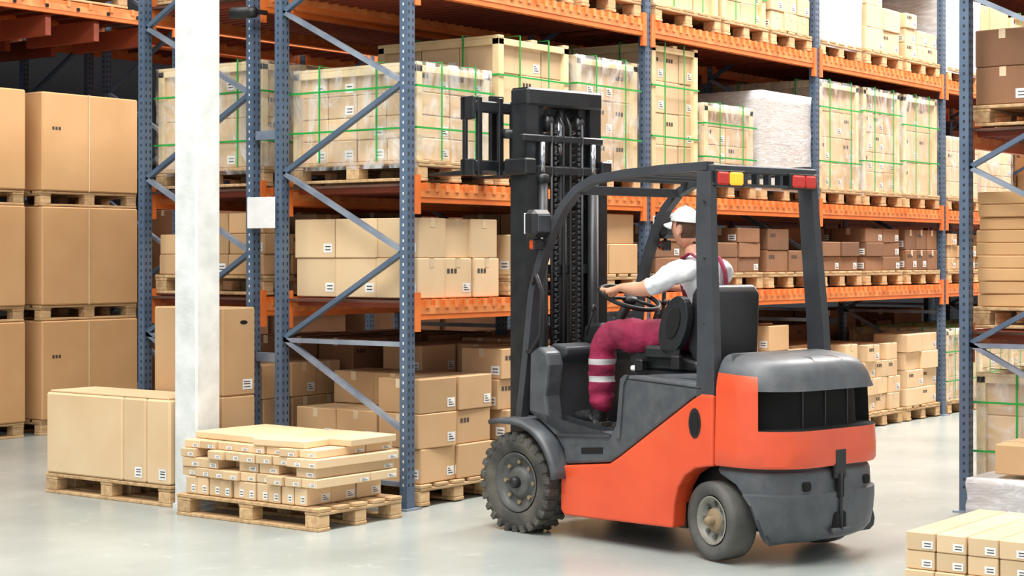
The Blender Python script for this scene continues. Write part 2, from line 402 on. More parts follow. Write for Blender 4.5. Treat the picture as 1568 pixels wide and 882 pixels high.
# near row
load('carton',10.75,11.6,1.146,2.02,3.24,4.38,nx=1,ny=1,nz=9,m='cardbig',drop=0,label=.3)
load('carton',11.7,12.5,1.146,2.1,3.24,4.38,nx=2,ny=2,nz=3,m='card')
load('carton',10.75,11.6,2.426,3.05,3.24,4.38,nx=2,ny=3,nz=2,m='cardbrownshade')
load('carton',11.7,12.5,2.426,3.2,3.24,4.38,m='card')
load('crate',10.75,11.6,3.706,4.5,3.24,4.38)
load('crate',10.75,11.6,0,.85,3.24,4.38,film='film'); load('carton',11.7,12.5,0,.9,3.24,4.38)
for i in range(3):
    for lv in (0,1.146,2.426): load('carton',13.6+i*2.8,14.5+i*2.8,lv,lv+.9,3.24,4.38); load('carton',14.7+i*2.8,15.6+i*2.8,lv,lv+.8,3.24,4.38)
# third row (left background) three-high big boxes
for x in (7.55,8.87,10.17):
    for k in range(3):
        b=MB(); z=k*1.035; x1=x+1.12
        pallet(b,x,x1,12.9,13.75,z)
        carton(b,x+.0,x1,12.88,13.77,z+.137,z+1.03,'cardbig',label=0,c=.012)
        for q in((.47,) if x>9 else (.62,)):
            xx=x+1.12*q; b.box(xx,12.874,z+.137,xx+.012,12.879,z+1.032,'tape')
        b.box(x-.006,13.2,z+.137,x-.001,13.212,z+1.032,'tape')
        b.obj('big_carton_pallet')
for x in(12.0,13.2,14.8,16.0):
    for k in range(2): load('carton',x,x+1.1,k*1.05,k*1.05+1.03,12.9,13.75,nx=1,ny=1,nz=1,m='cardbrownshade',drop=0,name='big_carton_pallet')
for i in range(3): load('carton',7.4+i*1.3,8.5+i*1.3,3.93,4.85,12.8,13.8,nx=2,ny=2,nz=2,m='cardbrownshade')
for i in range(3):
    for k in range(3): load('carton',7.4+i*1.4,8.5+i*1.4,k*1.1,k*1.1+1.0,14.1,15.1,nx=2,ny=2,nz=2,m='cardbrownshade',drop=0)
# floor goods
random.seed(21)
b=MB(); x0,x1,y0,y1=7.55,8.30,7.05,8.26
pallet(b,x0,x1,y0,y1,0)
z=.137
grid(b,x0+.02,x1-.05,y0+.12,y1-.06,z,z+.11,3,10,1,'cardlight',jit=.006,rot=.03,label=.95,gap=.003,tape=False)
z+=.112
lay=[(.0,.0,9,.055),(.02,.03,7,.06),(-.01,.0,9,.055),(.03,.05,8,.05)]
for i,(ox,oy,ny,h) in enumerate(lay):
    D=(y1-y0-.04-oy)/ny
    for j in range(ny):
        sx=random.uniform(-.03,.03); ya=y0+.02+oy+j*D
        if i<3 and random.random()<.18: sx+=.12
        cut=random.choice([0,0,.25])
        carton(b,x0+.01+ox+sx,x1-.02+sx-cut,ya+.003,ya+D-.003,z+.001,z+h-.001,'cardlight',random.uniform(-.02,.02),1.0,False,.004)
        if cut: carton(b,x1-.01+sx-cut,x1-.02+sx,ya+.003,ya+D-.003,z+.001,z+h-.001,'cardlight',0,1.0,False,.004)
    z+=h
for (a,c,d,e,r) in((.05,.5,.2,.55,.1),(.12,.66,.60,1.12,-.06),(.3,.68,.03,.5,.02)):
    carton(b,x0+a,x0+c+.05,y0+d,y0+e+.05,z+.001,z+.045,'cardlight',r,.5,False)
    z+=.0005
b.obj('small_box_pallet')
b=MB(); x0,x1,y0,y1=7.74,8.16,8.525,9.77
pallet(b,x0,x1,y0,y1,0)
for (a,c) in((8.985,9.76),(8.76,8.98),(8.53,8.755)):
    b.cbox(x0,a,.138,x1,c,.685,'cardlight',.012)
    if c-a<.5:
        b.quad((x0-.002,a+.03,.17),(x0-.002,a+.10,.17),(x0-.002,a+.10,.24),(x0-.002,a+.03,.24),'label')
        for f in(.185,.205,.22): b.quad((x0-.003,a+.04,f),(x0-.003,a+.085,f),(x0-.003,a+.085,f+.006),(x0-.003,a+.04,f+.006),'ink')
b.cbox(x0+.02,8.56,.686,x1-.01,9.74,.70,'cardlight',.004)
b.obj('large_carton_pallet')
b=MB(); b.cbox(8.18,8.5,.0,8.48,9.17,.68,'card',.01); b.cbox(8.18,8.5,.682,8.48,9.17,1.27,'card',.01)
yy=8.498
b.add([(8.37+.035*math.cos(t*math.pi/6),yy,1.17+.014*math.sin(t*math.pi/6)) for t in range(12)],[tuple(range(12))],'void')
b.quad((8.36,yy,.72),(8.45,yy,.72),(8.45,yy,.79),(8.36,yy,.79),'label')
for f in(.735,.755,.77): b.quad((8.37,yy-.001,f),(8.43,yy-.001,f),(8.43,yy-.001,f+.006),(8.37,yy-.001,f+.006),'ink')
b.obj('tall_cardboard_box')
b=MB(); x0,x1,y0,y1=6.93,7.73,1.9,3.12
pallet(b,x0,x1,y0,y1,0)
for k in range(4):
    ox=random.uniform(-.012,.012); D=(y1-y0)/9
    for j in range(9):
        ya=y0+j*D; carton(b,x0+ox,x1+ox,ya+.003,ya+D-.003,.138+k*.079,.138+(k+1)*.079-.002,'cardlight',random.uniform(-.008,.008),1.0,False,.004)
b.obj('small_box_pallet')
b=MB(); grid(b,9.93,10.4,3.0,4.03,.01,.28,1,2,1,'card'); wrap(b,9.9,10.43,2.97,4.05,0,.31,'filmw'); b.obj('wrapped_bundle')
b=MB(); carton(b,9.98,10.4,3.3,3.93,.335,.51,'card',.05,1,True); carton(b,10.0,10.38,2.95,3.25,.335,.45,'cardlight',.0,1,True); b.obj('cardboard_box')
# column, sign, camera
b=MB(); b.cbox(7.75,8.292,0,7.96,8.50,ZC,'col',.012); b.box(7.745,8.287,0,7.965,8.505,.03,'col'); b.obj('support_column')
b=MB(); b.cbox(8.50,8.34,1.80,8.507,8.60,2.01,'white',.002); b.cbox(8.508,8.36,1.86,8.53,8.40,1.9,'galv',.002); b.cbox(8.508,8.55,1.86,8.53,8.58,1.9,'galv',.002); b.obj('blank_aisle_sign')
b=MB(); b.lathe((8.42,8.55,3.25),(-.3,1,0),[(0,-.09),(.035,-.09),(.04,-.05),(.04,.09),(.03,.1),(0,.1)],'blk',16); b.cbox(8.42,8.50,3.25,8.6,8.53,3.28,'blk',.004); b.obj('security_camera')
# ---------------------------------------------------------------- forklift
ANG=math.atan2(.982,.189); FL=empty('forklift',(8.55,4.62,0),ANG)
def tyre(name,u,v,r,w,steer,tread,front=True):
    b=MB(); ax=Vector((math.sin(steer),math.cos(steer),0)); c=Vector((u,v,r))
    side=1 if v>0 else -1; ax=ax*side
    h=w/2; ri=r*.60
    tm='tyre' if front else 'tyre2'
    b.lathe(c,ax,[(ri,-h*.8),(r*.8,-h),(r*.95,-h*.95),(r-.008,-h*.7),(r-.004,0),(r-.008,h*.7),(r*.95,h*.95),(r*.8,h),(ri+.01,h*.88),(ri,h*.7)],tm,48)
    rm='rim' if front else 'rim2'
    b.lathe(c,ax,[(ri,h*.85),(ri*.95,h*.9),(ri*.9,h*.55),(ri*.55,h*.35),(ri*.5,h*.6),(ri*.42,h*.75),(0,h*.75)],[rm,rm,rm,rm,'hub' if not front else rm,'hub' if not front else rm],32)
    b.lathe(c,ax,[(ri,-h*.8),(0,-h*.8)],'blk',24)
    a=ax.cross(Vector((0,0,1))).normalized(); d=ax.cross(a)
    for i in range(8):
        t=i*math.pi/4; p=c+ax*h*.42+(a*math.cos(t)+d*math.sin(t))*ri*.68
        b.lathe(p,ax,[(.013,0),(.013,.018),(0,.018)],'hub' if front else 'rim',6,False)
    b.lathe(c+ax*h*.75,ax,[(ri*.2,0),(ri*.2,.03),(ri*.12,.045),(0,.045)],'hub' if not front else 'blk',16)
    if tread:
        n=26
        for i in range(n):
            for sg in(-1,1):
                t=2*math.pi*(i+(.5 if sg>0 else 0))/n
                ra=(a*math.cos(t)+d*math.sin(t)); ta=(-a*math.sin(t)+d*math.cos(t))
                p=c+ra*(r-.006)+ax*sg*h*.52
                R=Matrix((ax,ta,ra)).transposed()
                b.cbox(p.x-h*.46,p.y-.021,p.z-.010,p.x+h*.46,p.y+.021,p.z+.010,tm,.004,Mx=R)
                p=c+ra*(r*.94)+ax*sg*h*.93
                b.cbox(p.x-.010,p.y-.017,p.z-.03,p.x+.010,p.y+.017,p.z+.02,tm,.004,Mx=R)
    return b.obj(name,FL)
UF=1.45
tyre('wheel_front_left',UF,.49,.29,.19,0,True); tyre('wheel_front_right',UF,-.49,.29,.19,0,True)
tyre('wheel_rear_left',0.0,.42,.215,.16,.22,False,False); tyre('wheel_rear_right',0.0,-.42,.215,.16,.22,False,False)
# chassis
b=MB(); b.prism([(-.3,.16),(1.5,.16),(1.5,.55),(-.3,.5)],-.32,.32,'blk'); b.cbox(-.05,-.36,.17,.05,.36,.27,'mast'); b.cbox(1.38,-.4,.2,1.52,.4,.36,'mast')
b.box(.25,-.42,.14,1.12,.42,.5,'blk'); b.obj('chassis',FL)
# side panels
for sg,nm in((1,'left'),(-1,'right')):
    b=MB()
    arch=[(.02,.50),(.10,.485),(.175,.44),(.225,.37),(.25,.28),(.262,.15)]
    poly=[(1.10,.13),(1.13,.16),(1.125,.40),(1.10,.415),(.74,.455),(.66,.50),(.12,.85),(.06,.88),(-.025,.88),(-.025,.505)]+arch
    b.prism(poly,sg*.38,sg*.52,'fo'); b.obj('side_panel_'+nm,FL,bevel=.012)
    b=MB()
    poly=[(1.10,.42),(.745,.46),(.668,.505),(.125,.858),(.07,.885),(.07,.93),(.50,.955),(.62,.95),(.66,.92),(.69,.70),(.73,.63),(1.18,.60),(1.24,.64),(1.27,.80),(1.24,.98),(1.26,1.05),(1.33,1.085),(1.40,1.05),(1.41,.70),(1.33,.66),(1.2,.60),(1.12,.50)]
    b.prism(poly,sg*.38,sg*.505,'fg'); b.obj('cowl_side_'+nm,FL,bevel=.015)
    b=MB()
    b.prism([(.66,.60),(.69,.60),(.655,.93),(.625,.955),(.60,.955),(.63,.90)],sg*.50,sg*.518,'fg')
    b.prism([(.74,.60),(1.16,.575),(1.16,.59),(.74,.615)],sg*.50,sg*.515,'fd')
    b.prism([(.07,.905),(.62,.93),(.62,.936),(.07,.911)],sg*.504,sg*.5065,'void')
    b.obj('cowl_trim_'+nm,FL,bevel=.004)
    # fender
    b=MB(); path=[(1.66,0,.648),(1.56,0,.662)]
    for a in range(92,176,8): path.append((UF+.375*math.cos(math.radians(a)),0,.29+.375*math.sin(math.radians(a))))
    vs=[];n=len(path)
    for (u,_,h) in path:
        cu,ch=UF,.29; d=Vector((u-cu,0,h-ch)).normalized()
        for v,off in((.36,0),(.585,0),(.61,-.012),(.61,-.035),(.59,-.03),(.36,-.02)):
            vs.append((u+d.x*off,sg*v,h+d.z*off))
    fs=[]
    for i in range(n-1):
        for e in range(6): fs.append((i*6+e,i*6+(e+1)%6,(i+1)*6+(e+1)%6,(i+1)*6+e))
    fs+=[tuple(range(6)),tuple(range((n-1)*6,n*6))]
    b.add(vs,fs,'fg',True); b.obj('fender_'+nm,FL)
    b=MB(); 
    o=[(.10+.042*math.cos(t*math.pi/12),.725+.08*math.sin(t*math.pi/12)) for t in range(24)]
    b.prism(o,sg*.515,sg*.524,'blk')
    o=[(.10+.028*math.cos(t*math.pi/12),.725+.062*math.sin(t*math.pi/12)) for t in range(24)]
    b.prism(o,sg*.524,sg*.527,'void')
    b.prism([(.80,.505),(.97,.49),(.97,.525),(.80,.54)],sg*.50,sg*.508,'void')
    b.obj('side_vent_'+nm,FL)
# center body
b=MB(); b.prism([(-.02,.5),(.66,.5),(.66,.90),(.60,.95),(.1,.98),(-.02,.98)],-.379,.379,'fg'); b.obj('engine_hood',FL,bevel=.02)
b=MB(); b.cbox(.64,-.47,.57,1.36,.47,.622,'blk',.005)
for i in range(8): b.cbox(.72+i*.06,-.36,.622,.745+i*.06,.36,.627,'fd',.001)
b.obj('cab_floor',FL)
b=MB(); b.prism([(1.28,.55),(1.41,.55),(1.41,1.06),(1.34,1.10),(1.22,1.08),(1.22,1.04),(1.30,.98)],-.379,.379,'fd')
b.obj('front_cowl',FL,bevel=.015)
b=MB()
b.prism([(1.16,1.04),(1.36,1.10),(1.34,1.20),(1.20,1.22),(1.14,1.14)],-.30,.12,'blk'); b.obj('dashboard',FL,bevel=.02)
b=MB(); b.tube([(1.32,.0,.9),(1.22,0,1.15),(1.08,0,1.345)],.03,'blk',10)
C=Vector((1.08,0,1.365)); tl=math.radians(22); e1=Vector((math.cos(tl),0,math.sin(tl))); e2=Vector((0,1,0))
b.tube([C+(e1*math.cos(t*math.pi/20)+e2*math.sin(t*math.pi/20))*.18 for t in range(40)],.014,'blk',8,True,up=(-math.sin(tl),0,math.cos(tl)))
for a in(90,210,330):
    b.tube([C,C+(e1*math.cos(math.radians(a))+e2*math.sin(math.radians(a)))*.175],.011,'blk',6)
b.lathe(C-Vector((0,0,.02)),(-math.sin(tl),0,math.cos(tl)),[(0,.03),(.04,.03),(.05,0),(0,0)],'blk',16)
for v in(-.25,-.3,-.35): b.tube([(1.15,v,1.15),(1.08,v,1.32)],.008,'blk',6); b.lathe((1.075,v,1.33),(0,0,1),[(0,-.02),(.018,-.01),(.018,.01),(0,.022)],'blk',10)
b.tube([(1.2,.24,1.15),(1.12,.26,1.3)],.008,'blk',6); b.lathe((1.12,.26,1.31),(0,0,1),[(0,-.02),(.018,-.01),(.018,.01),(0,.022)],'blk',10)
b.obj('steering_wheel',FL)
# counterweight loft
def outline(ufront,inset=0,rear=-.45,hw=.5,r=.30):
    pts=[]; hw=hw-inset; rear=rear+inset
    for u in(0,-.05,-.10): pts.append((u,hw))
    for i in range(0,11):
        a=math.radians(90+i*9); pts.append((rear+r+r*math.cos(a),hw-r+r*math.sin(a)))
    for v in(.12,.04,-.04,-.12): pts.append((rear,v))
    for i in range(0,11):
        a=math.radians(180+i*9); pts.append((rear+r+r*math.cos(a),-hw+r+r*math.sin(a)))
    for u in(-.10,-.05,0): pts.append((u,-hw))
    return [(min(u,ufront),v) for u,v in pts]
secs=[(.115,-.33,.07,0),(.135,-.33,.035,0),(.17,-.32,.012,0),(.25,-.29,.0,0),(.32,-.26,-.004,0),(.37,-.21,-.004,0),(.38,-.20,.010,0),(.42,-.16,.012,0),(.470,-.05,.014,0),(.488,-.03,.02,0),(.495,-.03,.028,0),(.505,-.03,.028,0),(.512,-.03,-.004,0),(.525,-.03,-.010,0),(.60,-.03,-.01,0),(.705,-.03,-.006,0),(.71,-.03,-.006,1),(.905,-.03,0,1),(.91,-.03,.0,0),(.96,-.03,.008,0),(1.0,-.03,.018,0),(1.035,-.03,.034,0),(1.06,-.03,.05,2),(1.08,-.03,.072,2),(1.092,-.03,.105,2),(1.097,-.03,.15,2)]
b=MB(); vs=[];fs=[];ms=[];K=None
for (h,uf,ins,fl) in secs:
    o=outline(uf,ins); K=len(o)
    for i,(u,v) in enumerate(o):
        if fl==1 and 7<=i<=K-8: u+=.10; v*=.9
        vs.append((u,v,h+(u*.06 if h>.93 else 0)))
for s_ in range(len(secs)-1):
    h0=secs[s_][0];h1=secs[s_+1][0]
    for i in range(K):
        j=(i+1)%K; fs.append((s_*K+i,s_*K+j,(s_+1)*K+j,(s_+1)*K+i))
        mid=6<=i<=K-8
        if h1<=.50: m='fg'
        elif h1<=.506: m='blk'
        elif .704<h0<.905 and mid: m='void'
        elif h0>=.905 and mid: m='fg'
        elif h0>=1.0: m='fg'
        else: m='fo'
        ms.append(m)
b.add(vs,fs,ms,True); n=len(secs)-1
b.add(vs[:K],[tuple(range(K))],'fg'); b.add(vs[n*K:],[tuple(range(K))],'fg'); ob=b.obj('counterweight',FL)
try: 
    ob.data.set_sharp_from_angle(angle=math.radians(32))
except Exception as e: print(e)
b=MB()
b.cbox(-.462,-.05,.44,-.43,.05,.60,'blk',.008); b.cbox(-.466,-.026,.34,-.43,.026,.47,'void',.006)
b.cbox(-.462,-.055,.17,-.42,.055,.27,'void',.014); b.cbox(-.468,-.075,.155,-.435,.075,.185,'fg',.008)
b.tube([(-.458,0,.17),(-.458,0,.47)],.012,'mast',10)
for v in(-.25,.25): b.cbox(-.445,v-.03,.39,-.40,v+.03,.44,'void',.01)
for v in (-.19,0,.19): b.cbox(-.36,v-.006,.71,-.34,v+.006,.91,'blk',.002)
b.obj('tow_pin',FL)
# overhead guard
b=MB(); pr=[(-.024,-.03),(.024,-.03),(.024,.03),(-.024,.03)]
for sg in(1,-1):
    ctrl=[(1.52,.46,.64),(1.47,.455,1.0),(1.42,.45,1.40),(1.36,.445,1.58),(1.28,.44,1.75),(1.18,.432,1.90),(1.08,.425,1.99),(.95,.42,2.045),(.7,.42,2.07),(.4,.42,2.085),(.08,.42,2.09)]
    b.sweep([(u,v*sg,h) for u,v,h in ctrl],pr,'fd',up=(0,1,0))
    b.sweep([(.04,.475*sg,.84),(.05,.465*sg,1.2),(.09,.44*sg,1.8),(.10,.425*sg,2.06)],[(-.028,-.055),(.028,-.055),(.028,.055),(-.028,.055)],'fd',up=(1,0,0),scales=[1.15,1.05,.95,.9])
    for q in(.95,1.25,1.6,1.9): b.lathe((.05+(q-.9)*.03,sg*(.497-(q-.9)*.03),q),(0,sg,0),[(.007,0),(.007,.006),(0,.006)],'blk',8)
    b.tube([(1.40,.48*sg,1.45),(1.33,.52*sg,1.50),(1.28,.52*sg,1.40),(1.30,.52*sg,1.15),(1.40,.5*sg,1.05),(1.46,.47*sg,1.05)],.013,'blk',8,up=(0,1,0))
for i in range(8):
    u=.2+i*.11; h=2.085-(.0 if u<.7 else (u-.7)*.1); b.cbox(u,-.40,h-.015,u+.035,.40,h+.012,'fd',.004)
b.beam((1.08,-.42,1.99),(1.08,.42,1.99),.05,.05,'fd')
b.cbox(.04,-.44,2.055,.12,.44,2.10,'fd',.008); b.cbox(.04,-.44,1.985,.10,.44,2.00,'fd',.004)
for v in(-.24,-.14,-.04,.06,.16,.24): b.box(.05,v-.012,1.99,.09,v+.012,2.06,'fd')
b.obj('overhead_guard',FL,bevel=.006,segs=2)
b=MB()
for sg in(1,-1):
    b.cbox(.02,sg*.21,1.99,.07,sg*.32,2.06,'amber' if sg>0 else 'red',.01); b.cbox(.02,sg*.325,1.99,.07,sg*.42,2.06,'red',.01); b.cbox(.03,sg*.19,1.98,.1,sg*.43,2.07,'blk',.006)
b.obj('tail_lights',FL)
b=MB()
for sg,h,u in((1,1.80,1.32),(-1,1.80,1.27)):
    v=sg*.52
    b.cbox(u-.055,v-.075,h-.08,u+.045,v+.075,h+.08,'blk',.025); b.cbox(u-.062,v-.05,h-.05,u-.054,v+.05,h+.05,'fd',.01)
    b.cbox(u+.045,v-.06,h-.06,u+.053,v+.06,h+.06,'lens',.003)
    b.tube([(u-.02,sg*.44,h-.13),(u-.01,sg*.50,h-.11),(u,sg*.52,h-.07)],.01,'blk',6)
    b.cbox(u+.0,v-.035,h-.15,u+.04,v+.035,h-.095,'reflector',.01); b.cbox(u-.015,v-.04,h-.155,u+.0,v+.04,h-.09,'blk',.006)
b.obj('work_lamps',FL)
# mast
b=MB()
for sg in(1,-1):
    b.prism([(1.60,.34*sg),(1.75,.34*sg),(1.75,.27*sg),(1.725,.27*sg),(1.725,.325*sg),(1.625,.325*sg),(1.625,.25*sg),(1.60,.25*sg)],.14,2.16,'mast','xy')
    b.prism([(1.63,.315*sg),(1.76,.315*sg),(1.76,.22*sg),(1.735,.22*sg),(1.735,.295*sg),(1.655,.295*sg),(1.655,.22*sg),(1.63,.22*sg)],.3,2.63,'mast','xy')
    b.prism([(1.66,.235*sg),(1.78,.235*sg),(1.78,.15*sg),(1.66,.15*sg)],.35,2.55,'mast','xy')
    b.tube([(1.60,.215*sg,.2),(1.60,.215*sg,2.08)],.034,'mast',14); b.tube([(1.60,.215*sg,2.08),(1.60,.215*sg,2.3)],.017,'chrome',12)
    b.lathe((1.60,.215*sg,2.05),(0,0,1),[(.034,0),(.043,.01),(.043,.05),(.02,.06)],'mast',14)
    b.lathe((1.66,.13*sg,2.42),(0,1,0),[(0,-.02),(.055,-.02),(.045,0),(.055,.02),(0,.02)],'mast',18)
    b.tube([(1.61,.13*sg,.3),(1.61,.13*sg,2.42)],.012,'blk',4)
    b.tube([(1.1,.30*sg,.55),(1.55,.32*sg,.72)],.03,'mast',10)
    b.cbox(1.58,.30*sg-.06,.2,1.78,.30*sg+.06,.30,'mast',.01)
    b.cbox(1.58,sg*.28,2.10,1.78,sg*.37,2.20,'mast',.01)
b.cbox(1.60,-.35,2.10,1.64,.35,2.16,'mast',.01); b.cbox(1.60,-.34,.9,1.63,.34,.98,'mast',.008); b.cbox(1.60,-.34,.22,1.64,.34,.36,'mast',.008)
b.cbox(1.615,-.32,2.52,1.78,.32,2.63,'mast',.015); b.cbox(1.60,-.31,2.30,1.64,.37,2.345,'mast',.008); b.cbox(1.62,-.31,1.5,1.65,.31,1.56,'mast',.006)
b.cbox(1.64,-.2,1.9,1.68,.2,1.96,'mast',.006)
b.cbox(1.592,.27,.86,1.599,.315,.96,'sticker',.001)
b.tube([(1.68,.0,.35),(1.68,.0,2.2)],.05,'mast',16); b.tube([(1.68,.0,2.2),(1.68,.0,2.5)],.028,'chrome',14)
for v in(.07,-.07):
    pts=[]
    for i in range(240):
        t=i/240; a=i*.9; pts.append((1.635+.02*math.cos(a),v+.02*math.sin(a),.9+1.5*t))
    b.tube(pts,.0065,'blk',5)
for v in(-.03,.03): b.tube([(1.62,v,.3),(1.61,v,1.2),(1.61,v,2.4),(1.66,v,2.5),(1.72,v,2.4)],.01,'blk',6,up=(0,1,0))
for v in(.10,-.10):
    for i in range(60): b.cbox(1.60,v-.008,.5+i*.032,1.615,v+.008,.52+i*.032,'fd',.002)
b.obj('mast',FL)
# carriage
b=MB()
for h in(2.16,2.52): b.cbox(1.88,-.50,h-.035,1.93,.50,h+.035,'mast',.008)
for v in(-.50,-.30,-.12,.12,.30,.47): b.cbox(1.875,v-.018,2.10,1.905,v+.018,2.58,'mast',.006)
b.cbox(1.93,-.54,2.12,1.97,.54,2.17,'mast',.006); b.cbox(1.93,-.54,2.50,1.97,.54,2.56,'mast',.006)
for v in(-.53,.53): b.cbox(1.86,v-.012,2.10,1.985,v+.012,2.20,'mast',.006); b.cbox(1.86,v-.012,2.44,1.985,v+.012,2.58,'mast',.006); b.cbox(1.935,v-.012,2.1,1.965,v+.012,2.58,'mast',.004)
for v in(.2,-.2): b.cbox(1.72,v-.02,2.12,1.90,v+.02,2.56,'mast',.008)
b.tube([(1.85,-.3,2.36),(1.85,.3,2.36)],.03,'mast',12)
b.obj('fork_carriage',FL)
b=MB()
for v in(-.24,.24): b.prism([(1.975,2.60),(2.01,2.60),(2.01,2.16),(2.85,2.135),(2.85,2.125),(1.975,2.118)],v-.05,v+.05,'mast')
b.obj('forks',FL,bevel=.004)
# seat
b=MB(); b.prism([(.32,.97),(.82,.97),(.86,1.0),(.86,1.045),(.80,1.075),(.45,1.045),(.34,1.03)],-.235,.235,'seat')
b.prism([(.38,1.02),(.43,1.10),(.395,1.40),(.36,1.45),(.30,1.45),(.265,1.40),(.28,1.02)],-.22,.22,'seat'); b.obj('seat_cushions',FL,bevel=.03,segs=4)
b=MB()
for sg in(1,-1):
    o=[(.48+.10*math.cos(t*math.pi/14),1.225+.165*math.sin(t*math.pi/14)) for t in range(28)]
    o=[(u+(h-1.2)*-.25,h) for u,h in o]
    b.prism(o,sg*.235,sg*.285,'seat')
    o=[(.48+.05*math.cos(t*math.pi/14),1.24+.09*math.sin(t*math.pi/14)) for t in range(28)]
    o=[(u+(h-1.2)*-.25,h) for u,h in o]; b.prism(o,sg*.285,sg*.292,'void')
    b.cbox(.44,sg*.24,1.03,.70,sg*.285,1.11,'seat',.02)
b.obj('seat_bolsters',FL,bevel=.014,segs=3)
b=MB(); b.cbox(.30,-.22,.93,.82,.22,.975,'blk',.01); b.cbox(.70,.24,.955,.76,.30,1.03,'blk',.01); b.cbox(.74,.25,.96,.80,.29,.99,'white',.008); b.cbox(.42,.26,.98,.48,.30,1.06,'blk',.008); b.obj('seat_base',FL)
# ---------------------------------------------------------------- driver
DR=empty('forklift_driver',(8.55,4.62,0),ANG)
def skin(b,V,E,labels,root=0,sub=2,post=None,cuts=(),fold=0):
    names=list(V); me=bpy.data.meshes.new('t'); me.from_pydata([V[n][:3] for n in names],[(names.index(a),names.index(c)) for a,c in E],[])
    o=bpy.data.objects.new('t',me); sc.collection.objects.link(o)
    md=o.modifiers.new('s','SKIN'); md.use_smooth_shade=True; md.branch_smoothing=.6
    for i,n in enumerate(names):
        d=me.skin_vertices[0].data[i]; r=V[n][3:]; d.radius=(r[0],r[-1]); d.use_root=(i==root)
    ss=o.modifiers.new('u','SUBSURF'); ss.levels=sub; ss.render_levels=sub
    dg=bpy.context.evaluated_depsgraph_get(); dg.update()
    m2=bpy.data.meshes.new_from_object(o.evaluated_get(dg))
    if cuts:
        bm=bmesh.new(); bm.from_mesh(m2)
        for co,no in cuts: bmesh.ops.bisect_plane(bm,geom=bm.verts[:]+bm.edges[:]+bm.faces[:],plane_co=co,plane_no=no,dist=1e-5)
        bm.to_mesh(m2); bm.free()
    def lab(c):
        best=None
        for (a,e),l in zip(E,labels):
            A=Vector(V[a][:3]);B=Vector(V[e][:3]);ab=B-A;t=max(0,min(1,(c-A).dot(ab)/ab.length_squared))
            d=(c-(A+ab*t)).length-(V[a][3]*(1-t)+V[e][3]*t)
            if best is None or d<best[0]: best=(d,l,t)
        l=best[1]
        return post(c,l,best[2]) if post else l
    vs=[]
    for v in m2.vertices:
        c=v.co.copy()
        if fold and lab(c) in('mag','shirt','reft'):
            if c.x>.97 and c.z<1.08: q=Vector((c.x*5,c.y*5,c.z*20))
            elif c.x>.62 and c.z<1.3: q=Vector((c.x*20,c.y*6,c.z*9))
            else: q=Vector((c.x*13,c.y*11,c.z*15))
            c=c+v.normal*(noise.noise(q)*.014*fold+noise.noise(q*2.3)*.006*fold)
        vs.append(c)
    ms=[];fs=[]
    for p in m2.polygons:
        ms.append(lab(p.center)); fs.append(list(p.vertices))
    b.add(vs,fs,ms,True)
    bpy.data.objects.remove(o); 
V={'pelvis':(.55,0,1.16,.13),'waist':(.525,0,1.28,.125),'chest':(.52,0,1.42,.14),'uch':(.53,0,1.525,.105),'neck':(.565,0,1.60,.058),'neck2':(.60,0,1.68,.050)}
E=[('pelvis','waist'),('waist','chest'),('chest','uch'),('uch','neck'),('neck','neck2')]; LB=['mag','shirt','shirt','shirt','skin']
for sg,s in((1,'l'),(-1,'r')):
    V.update({'cl'+s:(.515,.10*sg,1.54,.078),'sh'+s:(.505,.19*sg,1.525,.072),'ua'+s:(.585,.24*sg,1.475,.064),'sl'+s:(.65,.265*sg,1.443,.062),
     'el'+s:(.715,.277*sg,1.42,.043),'fa'+s:(.79,.257*sg,1.425,.042),'wr'+s:(.955,.205*sg,1.43,.026,.022),'pa'+s:(1.01,.205*sg,1.415,.030,.018),'kn'+s:(1.065,.208*sg,1.408,.026,.016),
     'hi'+s:(.60,.10*sg,1.14,.11),'th'+s:(.80,.18*sg,1.155,.105),'ne'+s:(1.035,.255*sg,1.155,.092),'s1'+s:(1.055,.258*sg,1.0,.090),'s2'+s:(1.06,.257*sg,.86,.082),'cu'+s:(1.06,.255*sg,.745,.078),'an'+s:(1.06,.255*sg,.70,.035)})
    ch=[('uch','cl','shirt'),('cl','sh','shirt'),('sh','ua','shirt'),('ua','sl','shirt'),('sl','el','skin'),('el','fa','skin'),('fa','wr','skin'),('wr','pa','skin'),('pa','kn','skin'),('pelvis','hi','mag'),('hi','th','mag'),('th','ne','mag'),('ne','s1','mag'),('s1','s2','mag'),('s2','cu','mag'),('cu','an','mag')]
    for a,c,l in ch:
        E.append((a if a in('uch','pelvis') else a+s,c+s)); LB.append(l)
SP=Vector((.665,.266,1.438)); SN=Vector((.91,.25,-.31)).normalized()
def post(c,l,t):
    if abs(c.y)>.16 and c.z>1.33 and c.x>.59:
        return 'shirt' if (Vector((c.x,abs(c.y),c.z))-SP).dot(SN)<0 else 'skin'
    if l=='shirt' and c.z<1.27: return 'mag'
    if l=='shirt' and c.x>.55 and abs(c.y)<.10 and c.z<1.47: return 'mag'
    if l=='mag' and c.x>.95 and (.885<c.z<.918 or .985<c.z<1.018): return 'reft'
    return l
CUTS=[((0,0,z),(0,0,1)) for z in(.885,.918,.985,1.018,1.27)]+[(SP,SN),(Vector((SP.x,-SP.y,SP.z)),Vector((SN.x,-SN.y,SN.z)))]
b=MB(); skin(b,V,E,LB,0,3,post,CUTS,1.15)
